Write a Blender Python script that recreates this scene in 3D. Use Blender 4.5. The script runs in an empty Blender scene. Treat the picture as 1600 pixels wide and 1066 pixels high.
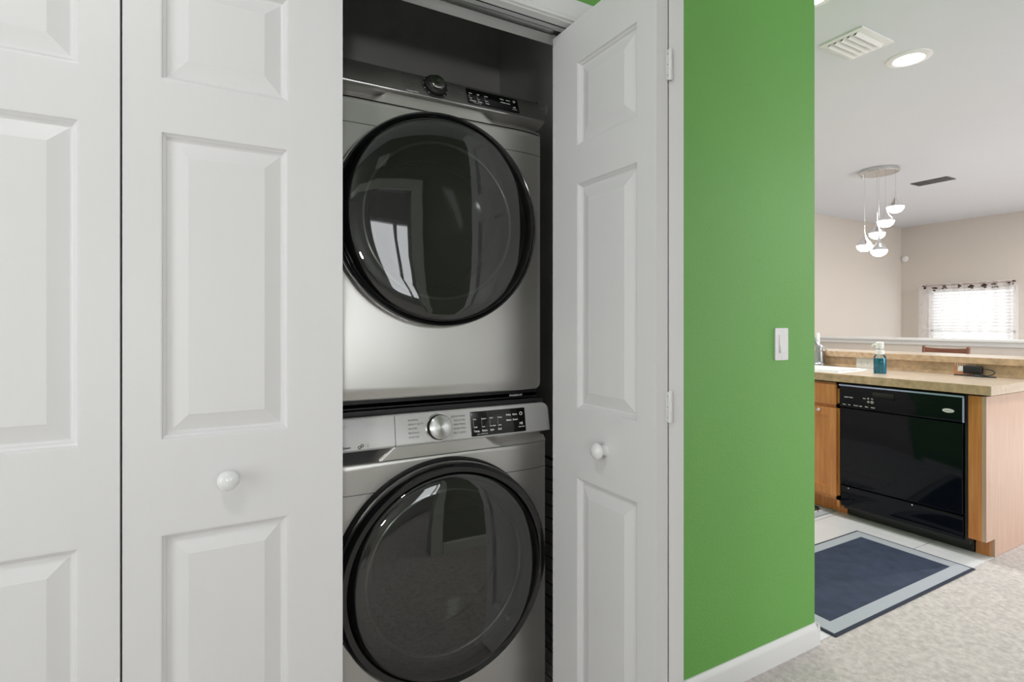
import bpy, bmesh, math, random
from mathutils import Vector, Matrix
random.seed(7)
R = math.radians
SC = bpy.context.scene
COL = SC.collection

# ------------------------------------------------------------------ camera, world, light
FPX = 835.0
YAW = R(28.85)
FL = -1.222                      # floor level; the lens is the origin
CE = 1.48                        # ceiling level
cam_d = bpy.data.cameras.new('camera')
cam_d.sensor_width = 36.0
cam_d.lens = 36.0 * FPX / 1600.0
cam_d.shift_y = -(533.0 - 506.0) / 1600.0
cam_d.clip_start = 0.02
cam = bpy.data.objects.new('camera', cam_d); COL.objects.link(cam)
cam.location = (0, 0, 0)
cam.rotation_euler = (R(90), 0, -YAW)
SC.camera = cam

w = bpy.data.worlds.new('world'); SC.world = w; w.use_nodes = True
bg = w.node_tree.nodes['Background']
bg.inputs['Color'].default_value = (0.86, 0.93, 1.0, 1)
bg.inputs['Strength'].default_value = 1.0

SC.view_settings.view_transform = 'Standard'
SC.view_settings.look = 'None'
SC.view_settings.exposure = 0.0
SC.view_settings.gamma = 1.0
SC.view_settings.use_curve_mapping = False


def area(name, loc, rot, sx, sy, power, color=(1, 1, 1), shape='RECTANGLE', spread=180):
    l = bpy.data.lights.new(name, 'AREA'); l.shape = shape
    l.size = sx; l.size_y = sy; l.energy = power; l.color = color; l.spread = R(spread)
    o = bpy.data.objects.new(name, l); COL.objects.link(o)
    o.location = loc; o.rotation_euler = rot
    return o

# daylight coming in through the glazing (one light per window; the hall one is added)
area('daylight_living', (4.6, -3.53, 0.05), (R(90), 0, 0), 3.4, 1.9, 98, (0.96, 0.98, 1.0))
area('daylight_stairs', (1.35, -2.53, 0.20), (R(90), 0, 0), 0.98, 1.48, 16, (0.95, 0.98, 1.0))
area('added_hall_fill', (-1.73, 0.25, 0.05), (R(90), 0, R(-90)), 1.0, 1.5, 16, (0.97, 0.985, 1.0))  # added fill for the open door leaf, behind an invented window
area('daylight_dining', (9.31, 3.47, -0.11), (R(90), 0, R(90)), 0.88, 1.12, 6.5, (0.97, 0.99, 1.0))

# ------------------------------------------------------------------ materials
MATS = {}


def mat(name, color, rough=0.5, metal=0.0, bump=0.0, bscale=200.0, bdetail=3.0, var=0.0, vscale=3.0,
        emit=None, estr=0.0, coat=0.0, spec=None, aniso=0.0, stretch=None, bdist=0.002):
    m = bpy.data.materials.new(name); m.use_nodes = True
    nt = m.node_tree; b = nt.nodes['Principled BSDF']
    b.inputs['Base Color'].default_value = (*color, 1)
    b.inputs['Roughness'].default_value = rough
    b.inputs['Metallic'].default_value = metal
    if spec is not None: b.inputs['Specular IOR Level'].default_value = spec
    if coat: b.inputs['Coat Weight'].default_value = coat; b.inputs['Coat Roughness'].default_value = 0.03
    if emit: b.inputs['Emission Color'].default_value = (*emit, 1); b.inputs['Emission Strength'].default_value = estr
    if aniso: b.inputs['Anisotropic'].default_value = aniso
    tc = nt.nodes.new('ShaderNodeTexCoord')
    mp = nt.nodes.new('ShaderNodeMapping'); nt.links.new(tc.outputs['Object'], mp.inputs['Vector'])
    if stretch: mp.inputs['Scale'].default_value = stretch
    if bump:
        n = nt.nodes.new('ShaderNodeTexNoise'); n.inputs['Scale'].default_value = bscale; n.inputs['Detail'].default_value = bdetail
        nt.links.new(mp.outputs['Vector'], n.inputs['Vector'])
        bp = nt.nodes.new('ShaderNodeBump'); bp.inputs['Strength'].default_value = bump; bp.inputs['Distance'].default_value = bdist
        nt.links.new(n.outputs['Fac'], bp.inputs['Height']); nt.links.new(bp.outputs['Normal'], b.inputs['Normal'])
    n2 = nt.nodes.new('ShaderNodeTexNoise'); n2.inputs['Scale'].default_value = vscale; n2.inputs['Detail'].default_value = 5
    nt.links.new(mp.outputs['Vector'], n2.inputs['Vector'])
    cr = nt.nodes.new('ShaderNodeValToRGB')
    v = max(var, 0.005)
    cr.color_ramp.elements[0].position = 0.3; cr.color_ramp.elements[1].position = 0.7
    cr.color_ramp.elements[0].color = (*[max(0, c * (1 - v)) for c in color], 1)
    cr.color_ramp.elements[1].color = (*[min(1, c * (1 + v)) for c in color], 1)
    nt.links.new(n2.outputs['Fac'], cr.inputs['Fac']); nt.links.new(cr.outputs['Color'], b.inputs['Base Color'])
    MATS[name] = m
    return m


M_WHITE = mat('door paint', (0.765, 0.755, 0.76), 0.42, bump=0.05, bscale=60, stretch=(8, 8, 1), bdist=0.001)
M_TRIM = mat('trim paint', (0.78, 0.78, 0.775), 0.38)
M_GREEN = mat('green wall paint', (0.135, 0.385, 0.070), 0.55, bump=0.3, bscale=130, bdetail=4, bdist=0.004, var=0.02)
M_BEIGE = mat('beige wall paint', (0.63, 0.575, 0.52), 0.7, bump=0.1, bscale=120, bdist=0.002)
M_GREY = mat('grey wall paint', (0.60, 0.59, 0.57), 0.7, bump=0.1, bscale=120, bdist=0.002)
M_SAGE = mat('sage grey wall paint', (0.27, 0.28, 0.25), 0.7, bump=0.1, bscale=120, bdist=0.002)
M_CLOSET = mat('closet wall paint', (0.68, 0.67, 0.655), 0.7, bump=0.15, bscale=120, bdist=0.003)
M_CEIL = mat('ceiling paint', (0.70, 0.728, 0.77), 0.8, bump=0.12, bscale=90, bdist=0.004)
M_CARPET = mat('carpet pile', (0.68, 0.63, 0.605), 0.95, bump=0.8, bscale=260, bdetail=6, bdist=0.010, var=0.17, vscale=48, spec=0.1)
M_TILE = mat('floor tile glaze', (0.74, 0.74, 0.76), 0.3, var=0.03, vscale=5)
M_GROUT = mat('grout', (0.42, 0.40, 0.38), 0.9)
M_STEEL = mat('brushed platinum steel', (0.68, 0.67, 0.645), 0.34, metal=0.85, aniso=0.5, bump=0.03, bscale=300, stretch=(0.02, 1, 1), bdist=0.0004)
M_PANEL = mat('shaded silver panel', (0.40, 0.39, 0.375), 0.34, metal=0.85)  # dryer panel: shade and dark reflection of the header put into the silver
M_PANELW = mat('pale silver panel', (0.66, 0.655, 0.65), 0.36, metal=0.25)
M_CHROME = mat('chrome', (0.85, 0.85, 0.85), 0.12, metal=1.0)
M_BODY = mat('dark grey cabinet paint', (0.045, 0.045, 0.047), 0.45, metal=0.2)
M_BLACK = mat('black gloss plastic', (0.006, 0.006, 0.007), 0.12, coat=0.5)
M_RUBBER = mat('black matte plastic', (0.012, 0.012, 0.012), 0.5)
M_DRUM = mat('drum steel', (0.42, 0.43, 0.42), 0.2, metal=1.0)
M_BOWL = mat('smoked inner bowl', (0.010, 0.012, 0.011), 0.12, spec=0.35)
M_INK = mat('grey print', (0.12, 0.12, 0.12), 0.6)
M_INKW = mat('white print', (0.8, 0.8, 0.8), 0.6)
M_LOGO = mat('silver logo print', (0.80, 0.80, 0.84), 0.35)
M_STICK = mat('pale sticker', (0.72, 0.70, 0.66), 0.4)
M_WOOD = None
M_LAM = mat('stone laminate', (0.56, 0.39, 0.25), 0.35, var=0.22, vscale=30)
M_LAMTOP = mat('stone laminate top', (0.58, 0.48, 0.37), 0.28, var=0.10, vscale=40)
M_DWB = mat('dishwasher black enamel', (0.003, 0.004, 0.008), 0.07, spec=0.2)
M_DWT = mat('dishwasher trim highlight', (0.40, 0.47, 0.70), 0.25, metal=0.7)  # pale blue highlight along the trim put into its colour
M_PORC = mat('white porcelain', (0.85, 0.85, 0.85), 0.15, coat=0.5)
M_PLATE = mat('white plastic plate', (0.82, 0.82, 0.82), 0.35)
M_COPPER = mat('copper print plate', (0.62, 0.30, 0.18), 0.35, metal=0.3)
M_NAVY = mat('navy rug weave', (0.030, 0.044, 0.085), 0.9, bump=0.6, bscale=500, bdist=0.004, var=0.25, vscale=14)
M_RUGB = mat('pale grey rug weave', (0.47, 0.50, 0.55), 0.9, bump=0.8, bscale=600, bdist=0.004)
M_EDGE = mat('rug binding', (0.018, 0.024, 0.045), 0.85)
M_LAMP = mat('lit lens', (1, 1, 1), 0.5, emit=(1.0, 0.97, 0.92), estr=14)
M_BULB = mat('lit glass dome', (1, 1, 1), 0.4, emit=(1.0, 0.96, 0.90), estr=22)
M_SKY = mat('bright daylight glazing', (0.8, 0.8, 0.8), 0.3, emit=(0.95, 0.98, 1.0), estr=0.35)
M_NICKEL = mat('brushed nickel', (0.62, 0.62, 0.62), 0.25, metal=1.0)
M_FAUCET = mat('satin faucet metal', (0.42, 0.43, 0.46), 0.3, metal=1.0)
M_STOOL = mat('dark red stained wood', (0.22, 0.085, 0.05), 0.3, coat=0.3, var=0.2, vscale=8, stretch=(1, 8, 8))
M_VENT = mat('dark vent metal', (0.035, 0.033, 0.03), 0.5)
M_CORD = mat('black cord', (0.01, 0.011, 0.016), 0.4)
M_STAIR = mat('grey stair carpet', (0.33, 0.32, 0.31), 0.95, bump=0.8, bscale=300, bdist=0.01, var=0.15, vscale=15)


def wood(name, c1, c2):
    m = bpy.data.materials.new(name); m.use_nodes = True
    nt = m.node_tree; b = nt.nodes['Principled BSDF']; b.inputs['Roughness'].default_value = 0.33
    tc = nt.nodes.new('ShaderNodeTexCoord'); mp = nt.nodes.new('ShaderNodeMapping'); mp.inputs['Scale'].default_value = (14, 14, 1.0)
    nt.links.new(tc.outputs['Object'], mp.inputs['Vector'])
    n = nt.nodes.new('ShaderNodeTexNoise'); n.inputs['Scale'].default_value = 4; n.inputs['Detail'].default_value = 8
    nt.links.new(mp.outputs['Vector'], n.inputs['Vector'])
    cr = nt.nodes.new('ShaderNodeValToRGB')
    cr.color_ramp.elements[0].position = 0.35; cr.color_ramp.elements[1].position = 0.7
    cr.color_ramp.elements[0].color = (*c1, 1); cr.color_ramp.elements[1].color = (*c2, 1)
    nt.links.new(n.outputs['Fac'], cr.inputs['Fac']); nt.links.new(cr.outputs['Color'], b.inputs['Base Color'])
    return m


M_WOOD = wood('honey maple', (0.60, 0.215, 0.058), (0.74, 0.31, 0.100))
M_WOODE = wood('maple veneer end', (0.57, 0.385, 0.29), (0.64, 0.45, 0.35))


def glass_mat(name, tint, refl, rough=0.02):
    """tinted sheet: mirror reflection by angle over tinted see-through"""
    m = bpy.data.materials.new(name); m.use_nodes = True
    nt = m.node_tree; nt.nodes.remove(nt.nodes['Principled BSDF'])
    out = nt.nodes['Material Output']
    t = nt.nodes.new('ShaderNodeBsdfTransparent'); t.inputs['Color'].default_value = (*tint, 1)
    g = nt.nodes.new('ShaderNodeBsdfGlossy'); g.inputs['Roughness'].default_value = rough
    lw = nt.nodes.new('ShaderNodeFresnel'); lw.inputs['IOR'].default_value = refl
    mx = nt.nodes.new('ShaderNodeMixShader')
    nt.links.new(lw.outputs['Fac'], mx.inputs['Fac']); nt.links.new(t.outputs[0], mx.inputs[1]); nt.links.new(g.outputs[0], mx.inputs[2])
    nt.links.new(mx.outputs[0], out.inputs['Surface'])
    return m


M_DGLASS = glass_mat('smoked door glass', (0.50, 0.53, 0.51), 2.1)
M_PET = glass_mat('clear plastic bottle', (0.9, 0.97, 1.0), 1.45, 0.05)
M_SOAP = mat('blue liquid soap', (0.0, 0.40, 0.62), 0.12, emit=None)
M_SOAP.node_tree.nodes['Principled BSDF'].inputs['Transmission Weight'].default_value = 0.25


def knob_face():
    """spun metal: radial fans in the anisotropic finish"""
    m = mat('spun metal knob face', (0.75, 0.745, 0.73), 0.30, metal=1.0)
    nt = m.node_tree; b = nt.nodes['Principled BSDF']
    b.inputs['Anisotropic'].default_value = 0.9; b.inputs['Anisotropic Rotation'].default_value = 0.25
    tg = nt.nodes.new('ShaderNodeTangent'); tg.direction_type = 'RADIAL'; tg.axis = 'Y'
    nt.links.new(tg.outputs['Tangent'], b.inputs['Tangent'])
    return m


M_SPUN = knob_face()


def curtain_mat():
    m = bpy.data.materials.new('printed sheer curtain'); m.use_nodes = True
    nt = m.node_tree; b = nt.nodes['Principled BSDF']; out = nt.nodes['Material Output']
    b.inputs['Roughness'].default_value = 0.9
    tc = nt.nodes.new('ShaderNodeTexCoord')
    mp = nt.nodes.new('ShaderNodeMapping'); mp.inputs['Scale'].default_value = (0, 7, 14); nt.links.new(tc.outputs['Object'], mp.inputs['Vector'])
    n = nt.nodes.new('ShaderNodeTexNoise'); n.inputs['Scale'].default_value = 1.6; n.inputs['Detail'].default_value = 4
    nt.links.new(mp.outputs['Vector'], n.inputs['Vector'])
    cr = nt.nodes.new('ShaderNodeValToRGB')
    cr.color_ramp.elements[0].position = 0.65; cr.color_ramp.elements[1].position = 0.72
    cr.color_ramp.elements[0].color = (0.82, 0.80, 0.80, 1); cr.color_ramp.elements[1].color = (0.42, 0.38, 0.40, 1)
    nt.links.new(n.outputs['Fac'], cr.inputs['Fac']); nt.links.new(cr.outputs['Color'], b.inputs['Base Color'])
    t = nt.nodes.new('ShaderNodeBsdfTransparent'); tl = nt.nodes.new('ShaderNodeBsdfTranslucent')
    nt.links.new(cr.outputs['Color'], tl.inputs['Color'])
    m1 = nt.nodes.new('ShaderNodeMixShader'); m1.inputs['Fac'].default_value = 0.45
    nt.links.new(b.outputs[0], m1.inputs[1]); nt.links.new(tl.outputs[0], m1.inputs[2])
    m2 = nt.nodes.new('ShaderNodeMixShader'); m2.inputs['Fac'].default_value = 0.58
    nt.links.new(m1.outputs[0], m2.inputs[1]); nt.links.new(t.outputs[0], m2.inputs[2])
    nt.links.new(m2.outputs[0], out.inputs['Surface'])
    return m


M_CURTAIN = curtain_mat()


def mat_leaf_print():
    m = bpy.data.materials.new('leaf print mat'); m.use_nodes = True
    nt = m.node_tree; b = nt.nodes['Principled BSDF']; b.inputs['Roughness'].default_value = 0.9
    tc = nt.nodes.new('ShaderNodeTexCoord'); v = nt.nodes.new('ShaderNodeTexNoise'); v.inputs['Scale'].default_value = 26; v.inputs['Detail'].default_value = 1
    nt.links.new(tc.outputs['Object'], v.inputs['Vector'])
    cr = nt.nodes.new('ShaderNodeValToRGB'); cr.color_ramp.elements[0].position = 0.46; cr.color_ramp.elements[1].position = 0.50
    cr.color_ramp.elements[0].color = (0.03, 0.03, 0.035, 1); cr.color_ramp.elements[1].color = (0.62, 0.62, 0.64, 1)
    nt.links.new(v.outputs['Fac'], cr.inputs['Fac']); nt.links.new(cr.outputs['Color'], b.inputs['Base Color'])
    return m


M_LEAF = mat_leaf_print()

# ------------------------------------------------------------------ helpers


def tag(o, label=None, cat=None, group=None, kind=None):
    if label: o['label'] = label
    if cat: o['category'] = cat
    if group: o['group'] = group
    if kind: o['kind'] = kind
    return o


def empty(name, loc=(0, 0, 0), rot=(0, 0, 0), parent=None):
    o = bpy.data.objects.new(name, None); COL.objects.link(o)
    o.location = loc; o.rotation_euler = rot; o.empty_display_size = 0.05
    if parent: o.parent = parent
    return o


def link(name, me, m, parent=None, loc=(0, 0, 0), rot=(0, 0, 0), smooth=False):
    if m is not None and not me.materials: me.materials.append(m)
    if smooth:
        for p in me.polygons: p.use_smooth = True
    o = bpy.data.objects.new(name, me); COL.objects.link(o)
    o.location = loc; o.rotation_euler = rot
    if parent: o.parent = parent
    return o


def from_bm(name, bm, m, parent=None, loc=(0, 0, 0), rot=(0, 0, 0), smooth=False, auto=None):
    bmesh.ops.recalc_face_normals(bm, faces=bm.faces)
    if auto:
        for f in bm.faces: f.smooth = True
        for e in bm.edges:
            if len(e.link_faces) == 2 and e.calc_face_angle(0) > R(auto): e.smooth = False
    me = bpy.data.meshes.new(name); bm.to_mesh(me); bm.free()
    return link(name, me, m, parent, loc, rot, smooth)


def bx(bm, x0, x1, y0, y1, z0, z1, bev=0.0, seg=2):
    r = bmesh.ops.create_cube(bm, size=1)
    vs = r['verts']
    for v in vs:
        v.co = Vector(((x0 + x1) / 2 + v.co.x * (x1 - x0), (y0 + y1) / 2 + v.co.y * (y1 - y0), (z0 + z1) / 2 + v.co.z * (z1 - z0)))
    if bev:
        es = list({e for v in vs for e in v.link_edges})
        bmesh.ops.bevel(bm, geom=es, offset=bev, segments=seg, affect='EDGES', profile=0.5)


def box(name, x0, x1, y0, y1, z0, z1, m, parent=None, bev=0.0, loc=(0, 0, 0), rot=(0, 0, 0), seg=2):
    bm = bmesh.new(); bx(bm, x0, x1, y0, y1, z0, z1, bev, seg)
    return from_bm(name, bm, m, parent, loc, rot)


def boxes(name, lst, m, parent=None, loc=(0, 0, 0), rot=(0, 0, 0)):
    bm = bmesh.new()
    for b in lst: bx(bm, *b)
    return from_bm(name, bm, m, parent, loc, rot)


def struct(o):
    o['kind'] = 'structure'; return o


def loops_mesh(name, loops, m, parent=None, loc=(0, 0, 0), rot=(0, 0, 0), cap0=False, cap1=False, auto=35, closed=True):
    bm = bmesh.new(); V = [[bm.verts.new(p) for p in lp] for lp in loops]
    n = len(V[0])
    for a, b in zip(V, V[1:]):
        for i in range(n if closed else n - 1):
            j = (i + 1) % n
            try: bm.faces.new((a[i], a[j], b[j], b[i]))
            except ValueError: pass
    if cap0: bm.faces.new(V[0])
    if cap1: bm.faces.new(V[-1])
    return from_bm(name, bm, m, parent, loc, rot, auto=auto)


def lathe(name, prof, m, parent=None, loc=(0, 0, 0), rot=(0, 0, 0), seg=32, axis='Z', auto=35, cap0=False, cap1=False):
    """prof: list of (radius, along axis)"""
    loops = []
    for r, h in prof:
        r = max(r, 0.0002); lp = []
        for i in range(seg):
            a = 2 * math.pi * i / seg
            if axis == 'Z': lp.append((r * math.cos(a), r * math.sin(a), h))
            elif axis == 'Y': lp.append((r * math.cos(a), h, r * math.sin(a)))
            else: lp.append((h, r * math.cos(a), r * math.sin(a)))
        loops.append(lp)
    return loops_mesh(name, loops, m, parent, loc, rot, cap0, cap1, auto)


def tube(name, pts, rad, m, parent=None, seg=10, loc=(0, 0, 0), rot=(0, 0, 0), res=6, smooth=True):
    cu = bpy.data.curves.new(name, 'CURVE'); cu.dimensions = '3D'; cu.bevel_depth = rad; cu.bevel_resolution = max(1, seg // 4)
    cu.use_fill_caps = True
    sp = cu.splines.new('POLY'); sp.points.add(len(pts) - 1)
    for p, q in zip(sp.points, pts): p.co = (*q, 1)
    t = bpy.data.objects.new('tmp', cu); COL.objects.link(t)
    dg = bpy.context.evaluated_depsgraph_get()
    me = bpy.data.meshes.new_from_object(t.evaluated_get(dg)); bpy.data.objects.remove(t); bpy.data.curves.remove(cu)
    me.name = name; me.materials.clear()
    return link(name, me, m, parent, loc, rot, smooth)


def smooth_path(pts, n=8):
    out = []
    P = [pts[0]] + list(pts) + [pts[-1]]
    for i in range(1, len(P) - 2):
        for k in range(n):
            t = k / n; p0, p1, p2, p3 = (Vector(P[i + j]) for j in (-1, 0, 1, 2))
            out.append(tuple(0.5 * ((2 * p1) + (-p0 + p2) * t + (2 * p0 - 5 * p1 + 4 * p2 - p3) * t * t + (-p0 + 3 * p1 - 3 * p2 + p3) * t ** 3)))
    out.append(tuple(pts[-1]))
    return out


def text(s, size, m, parent, loc, rot=(R(90), 0, 0), align='LEFT', bold=0.0, name='lettering', sx=1.0):
    cu = bpy.data.curves.new('txt', 'FONT'); cu.body = s; cu.size = size; cu.align_x = align; cu.offset = bold; cu.resolution_u = 2
    t = bpy.data.objects.new('tmp', cu); COL.objects.link(t)
    dg = bpy.context.evaluated_depsgraph_get()
    me = bpy.data.meshes.new_from_object(t.evaluated_get(dg)); bpy.data.objects.remove(t); bpy.data.curves.remove(cu)
    me.materials.clear()
    if sx != 1.0:
        for v in me.vertices: v.co.x *= sx
    return link(name, me, m, parent, loc, rot)


def rrect(x0, x1, z0, z1, r, k=5):
    """rounded rectangle outline in xz, counter-clockwise; r = (bl, br, tr, tl) or one number"""
    if not isinstance(r, (tuple, list)): r = (r, r, r, r)
    pts = []
    for (cx, cz, a0, rr) in ((x0 + r[0], z0 + r[0], 180, r[0]), (x1 - r[1], z0 + r[1], 270, r[1]), (x1 - r[2], z1 - r[2], 0, r[2]), (x0 + r[3], z1 - r[3], 90, r[3])):
        for i in range(k + 1):
            a = R(a0 + 90 * i / k); pts.append((cx + rr * math.cos(a), cz + rr * math.sin(a)))
    return pts


def inset(pts, d):
    n = len(pts); out = []
    for i in range(n):
        p0, p1, p2 = pts[i - 1], pts[i], pts[(i + 1) % n]
        def nrm(a, b):
            dx, dz = b[0] - a[0], b[1] - a[1]; l = math.hypot(dx, dz) or 1; return (-dz / l, dx / l)
        n1, n2 = nrm(p0, p1), nrm(p1, p2)
        mx, mz = n1[0] + n2[0], n1[1] + n2[1]; l = math.hypot(mx, mz) or 1
        out.append((p1[0] + mx / l * d, p1[1] + mz / l * d))
    return out


def plate(name, x0, x1, z0, z1, r, depth, bev, m, parent=None, loc=(0, 0, 0), rot=(0, 0, 0), k=5):
    """rounded plate whose front (towards -y) lies at y=0, with a rounded front edge"""
    o = rrect(x0, x1, z0, z1, r, k); loops = [[(x, depth, z) for x, z in o]]
    for i in range(4):
        a = R(90 * i / 3); ins = bev * (1 - math.cos(a)); y = bev * (1 - math.sin(a))
        loops.append([(x, y, z) for x, z in inset(o, ins)])
    return loops_mesh(name, loops, m, parent, loc, rot, cap0=True, cap1=True, auto=40)


def extrude_x(name, prof, x0, x1, m, parent=None, loc=(0, 0, 0), rot=(0, 0, 0), auto=None):
    """prof: closed list of (y, z)"""
    return loops_mesh(name, [[(x0, y, z) for y, z in prof], [(x1, y, z) for y, z in prof]], m, parent, loc, rot, True, True, auto=auto or 30)


def copy_tree(o, parent=None):
    c = o.copy(); COL.objects.link(c); c.parent = parent
    for ch in list(o.children):
        copy_tree(ch, c)
    return c


# ------------------------------------------------------------------ room shell
WY = 1.229           # front of closet wall
WB = 1.349           # back of closet wall
JL, JR, HEAD = -0.585, 1.092, 0.838   # closet opening
XE = 1.995           # free end of the green wall
X0, X1, Y0, Y1 = -1.7, 9.25, -3.5, 4.33
CB = 2.13            # closet back wall

struct(tag(box('floor_carpet', X0, X1, Y0, WY - 0.001, FL - 0.06, FL, M_CARPET), 'beige cut pile carpet in front of closet and kitchen', 'carpet'))
struct(tag(box('floor_closet', JL - 0.1, JR + 0.1, WY, CB, FL - 0.06, FL, M_CARPET), 'carpeted floor inside the laundry closet', 'floor'))
ft = struct(tag(box('floor_tile', XE - 0.12, X1, WY, Y1, FL - 0.06, FL - 0.004, M_GROUT), 'kitchen floor of large pale tiles with thin grout', 'floor'))
# tiles, each its own piece
TS = 0.505
tile_me = None
for ix in range(0, 4):
    for iy in range(0, 6):
        xa = 2.40 + (ix - 1) * TS; ya = 1.492 + (iy - 1) * TS
        xb, yb = xa + TS - 0.004, ya + TS - 0.004
        xa, ya = max(xa, XE - 0.12), max(ya, WY + 0.002)
        box('tile', xa, xb, ya, yb, FL - 0.012, FL, M_TILE, ft, bev=0.0015, seg=1)
struct(tag(box('ceiling', X0, X1, Y0, Y1, CE, CE + 0.1, M_CEIL), 'white smooth ceiling over hall and kitchen', 'ceiling'))

# green closet wall with its opening
struct(tag(boxes('wall_green', [(X0, JL - 0.018, WY, WB, FL, CE), (JR + 0.018, XE, WY, WB, FL, CE), (JL - 0.018, JR + 0.018, WY, WB, HEAD + 0.018, CE),
                                (XE - 0.12, XE, WB, CB + 0.12, FL, CE)], M_GREEN), 'textured green painted wall around the laundry closet', 'wall'))
struct(tag(boxes('wall_closet', [(JL - 0.13, JR + 0.13, CB, CB + 0.11, FL, CE), (JR + 0.018, JR + 0.13, WB, CB, FL, CE), (JL - 0.13, JL - 0.018, WB, CB, FL, CE)], M_CLOSET),
           'light grey walls inside the laundry closet', 'wall'))
struct(tag(box('wall_kitchen_left', XE - 0.12, X1, Y1, Y1 + 0.1, FL, CE, M_BEIGE), 'beige dining wall behind the pendant lamp', 'wall'))
WXo0, WXo1, WZ0, WZ1 = 2.98, 3.96, -0.72, 0.50       # dining window opening (Y range, Z range)
struct(tag(boxes('wall_dining', [(X1, X1 + 0.1, Y0, WXo0, FL, CE), (X1, X1 + 0.1, WXo1, Y1 + 0.1, FL, CE), (X1, X1 + 0.1, WXo0, WXo1, FL, WZ0), (X1, X1 + 0.1, WXo0, WXo1, WZ1, CE)], M_BEIGE),
           'beige far wall with the curtained window', 'wall'))
struct(tag(boxes('wall_left', [(X0 - 0.1, X0, Y0, -0.28, FL, CE), (X0 - 0.1, X0, 0.78, WB, FL, CE), (X0 - 0.1, X0, -0.28, 0.78, FL, -0.73), (X0 - 0.1, X0, -0.28, 0.78, 0.83, CE)], M_GREY), 'grey hall wall beyond the closed folding door', 'wall'))
struct(tag(box('wall_kitchen_inner', XE - 0.12, XE - 0.02, CB + 0.12, Y1, FL, CE, M_BEIGE), 'beige kitchen wall behind the laundry closet', 'wall'))
# wall across the hall with a cased opening to the stairs (seen mirrored in the door glass)
OY = -0.33; OA, OB, OH = -0.72, 0.955, 0.82
SY = -2.5            # back wall of the stair landing
struct(tag(boxes('wall_hall', [(X0, OA, OY - 0.12, OY, FL, CE), (OB, 2.1, OY - 0.12, OY, FL, CE), (OA, OB, OY - 0.12, OY, OH, CE),
                               (2.0, 2.1, Y0, OY - 0.12, FL, CE)], M_SAGE), 'dull green grey hall wall opposite the closet with an opening to the stairs', 'wall'))
struct(tag(boxes('wall_back', [(X0, 0.80, SY - 0.1, SY, FL, CE), (1.90, 2.0, SY - 0.1, SY, FL, CE), (0.80, 1.90, SY - 0.1, SY, FL, -0.60), (0.80, 1.90, SY - 0.1, SY, 1.00, CE), (2.1, 2.8, Y0 - 0.1, Y0, FL, CE),
                               (6.4, X1 + 0.1, Y0 - 0.1, Y0, FL, CE), (2.8, 6.4, Y0 - 0.1, Y0, 1.06, CE), (2.8, 6.4, Y0 - 0.1, Y0, FL, -0.96)], M_GREY),
           'grey back wall of hall and living room with two windows', 'wall'))


def window(name, x0, x1, z0, z1, y, label, mull, rz=0):
    t = empty(name, ((x0 + x1) / 2, y, z0) if not rz else (y, (x0 + x1) / 2, z0), (0, 0, rz)); struct(tag(t, label, 'window'))
    h = z1 - z0; wd = (x1 - x0) / 2
    boxes('window_frame', [(-wd, -wd + 0.05, -0.06, 0.02, 0, h), (wd - 0.05, wd, -0.06, 0.02, 0, h), (-wd, wd, -0.06, 0.02, 0, 0.05), (-wd, wd, -0.06, 0.02, h - 0.05, h)]
          + [(m_ - 0.025, m_ + 0.025, -0.06, 0.015, 0.05, h - 0.05) for m_ in mull], M_TRIM, t)
    box('pane', -wd + 0.05, wd - 0.05, -0.05, -0.045, 0.05, h - 0.05, M_SKY, t)
    return t


window('window_1', 2.8, 6.4, -0.96, 1.06, Y0, 'wide sliding glass window of the living room behind the camera', [-0.6, 0.6])
window('window_2', 0.80, 1.90, -0.60, 1.00, SY, 'white framed window above the stairs', [0.0])


window('added_window', -0.28, 0.78, -0.73, 0.83, X0, 'white framed window added at the hall end to light the open door', [0.0], R(-90))  # invented window, added so light reaches the open leaf from the left


def casing(name, x0, x1, z1, y, side, label, wd=0.058):
    """moulded door casing: two legs and a head; side=-1 faces -y, +1 faces +y"""
    t = empty(name, ((x0 + x1) / 2, y, FL)); struct(tag(t, label, 'door trim'))
    prof = [(0, 0), (0, 0.009), (0.006, 0.011), (0.012, 0.0085), (0.020, 0.012), (0.036, 0.0165), (0.050, 0.0175), (0.056, 0.0155), (0.058, 0.011), (0.058, 0)]
    prof = [(a * wd / 0.058, b) for a, b in prof]
    cx = (x0 + x1) / 2; a, b, h = x0 - cx - 0.005 * 0, x1 - cx, z1 - FL
    def strip(nm, base):          # base(offset) -> two end points
        lps = [[(*p0, ), (*p1, )] for p0, p1 in []]
        A = []; B = []
        for o_, d_ in prof:
            p, q = base(o_); A.append((p[0], side * d_, p[1])); B.append((q[0], side * d_, q[1]))
        loops_mesh(nm, [A, B], M_TRIM, t, cap0=True, cap1=True, auto=20)
    strip('casing_leg', lambda o: ((a - o, 0), (a - o, h + o)))
    strip('casing_leg', lambda o: ((b + o, 0), (b + o, h + o)))
    strip('casing_head', lambda o: ((a - o, h + o), (b + o, h + o)))
    return t


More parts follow.
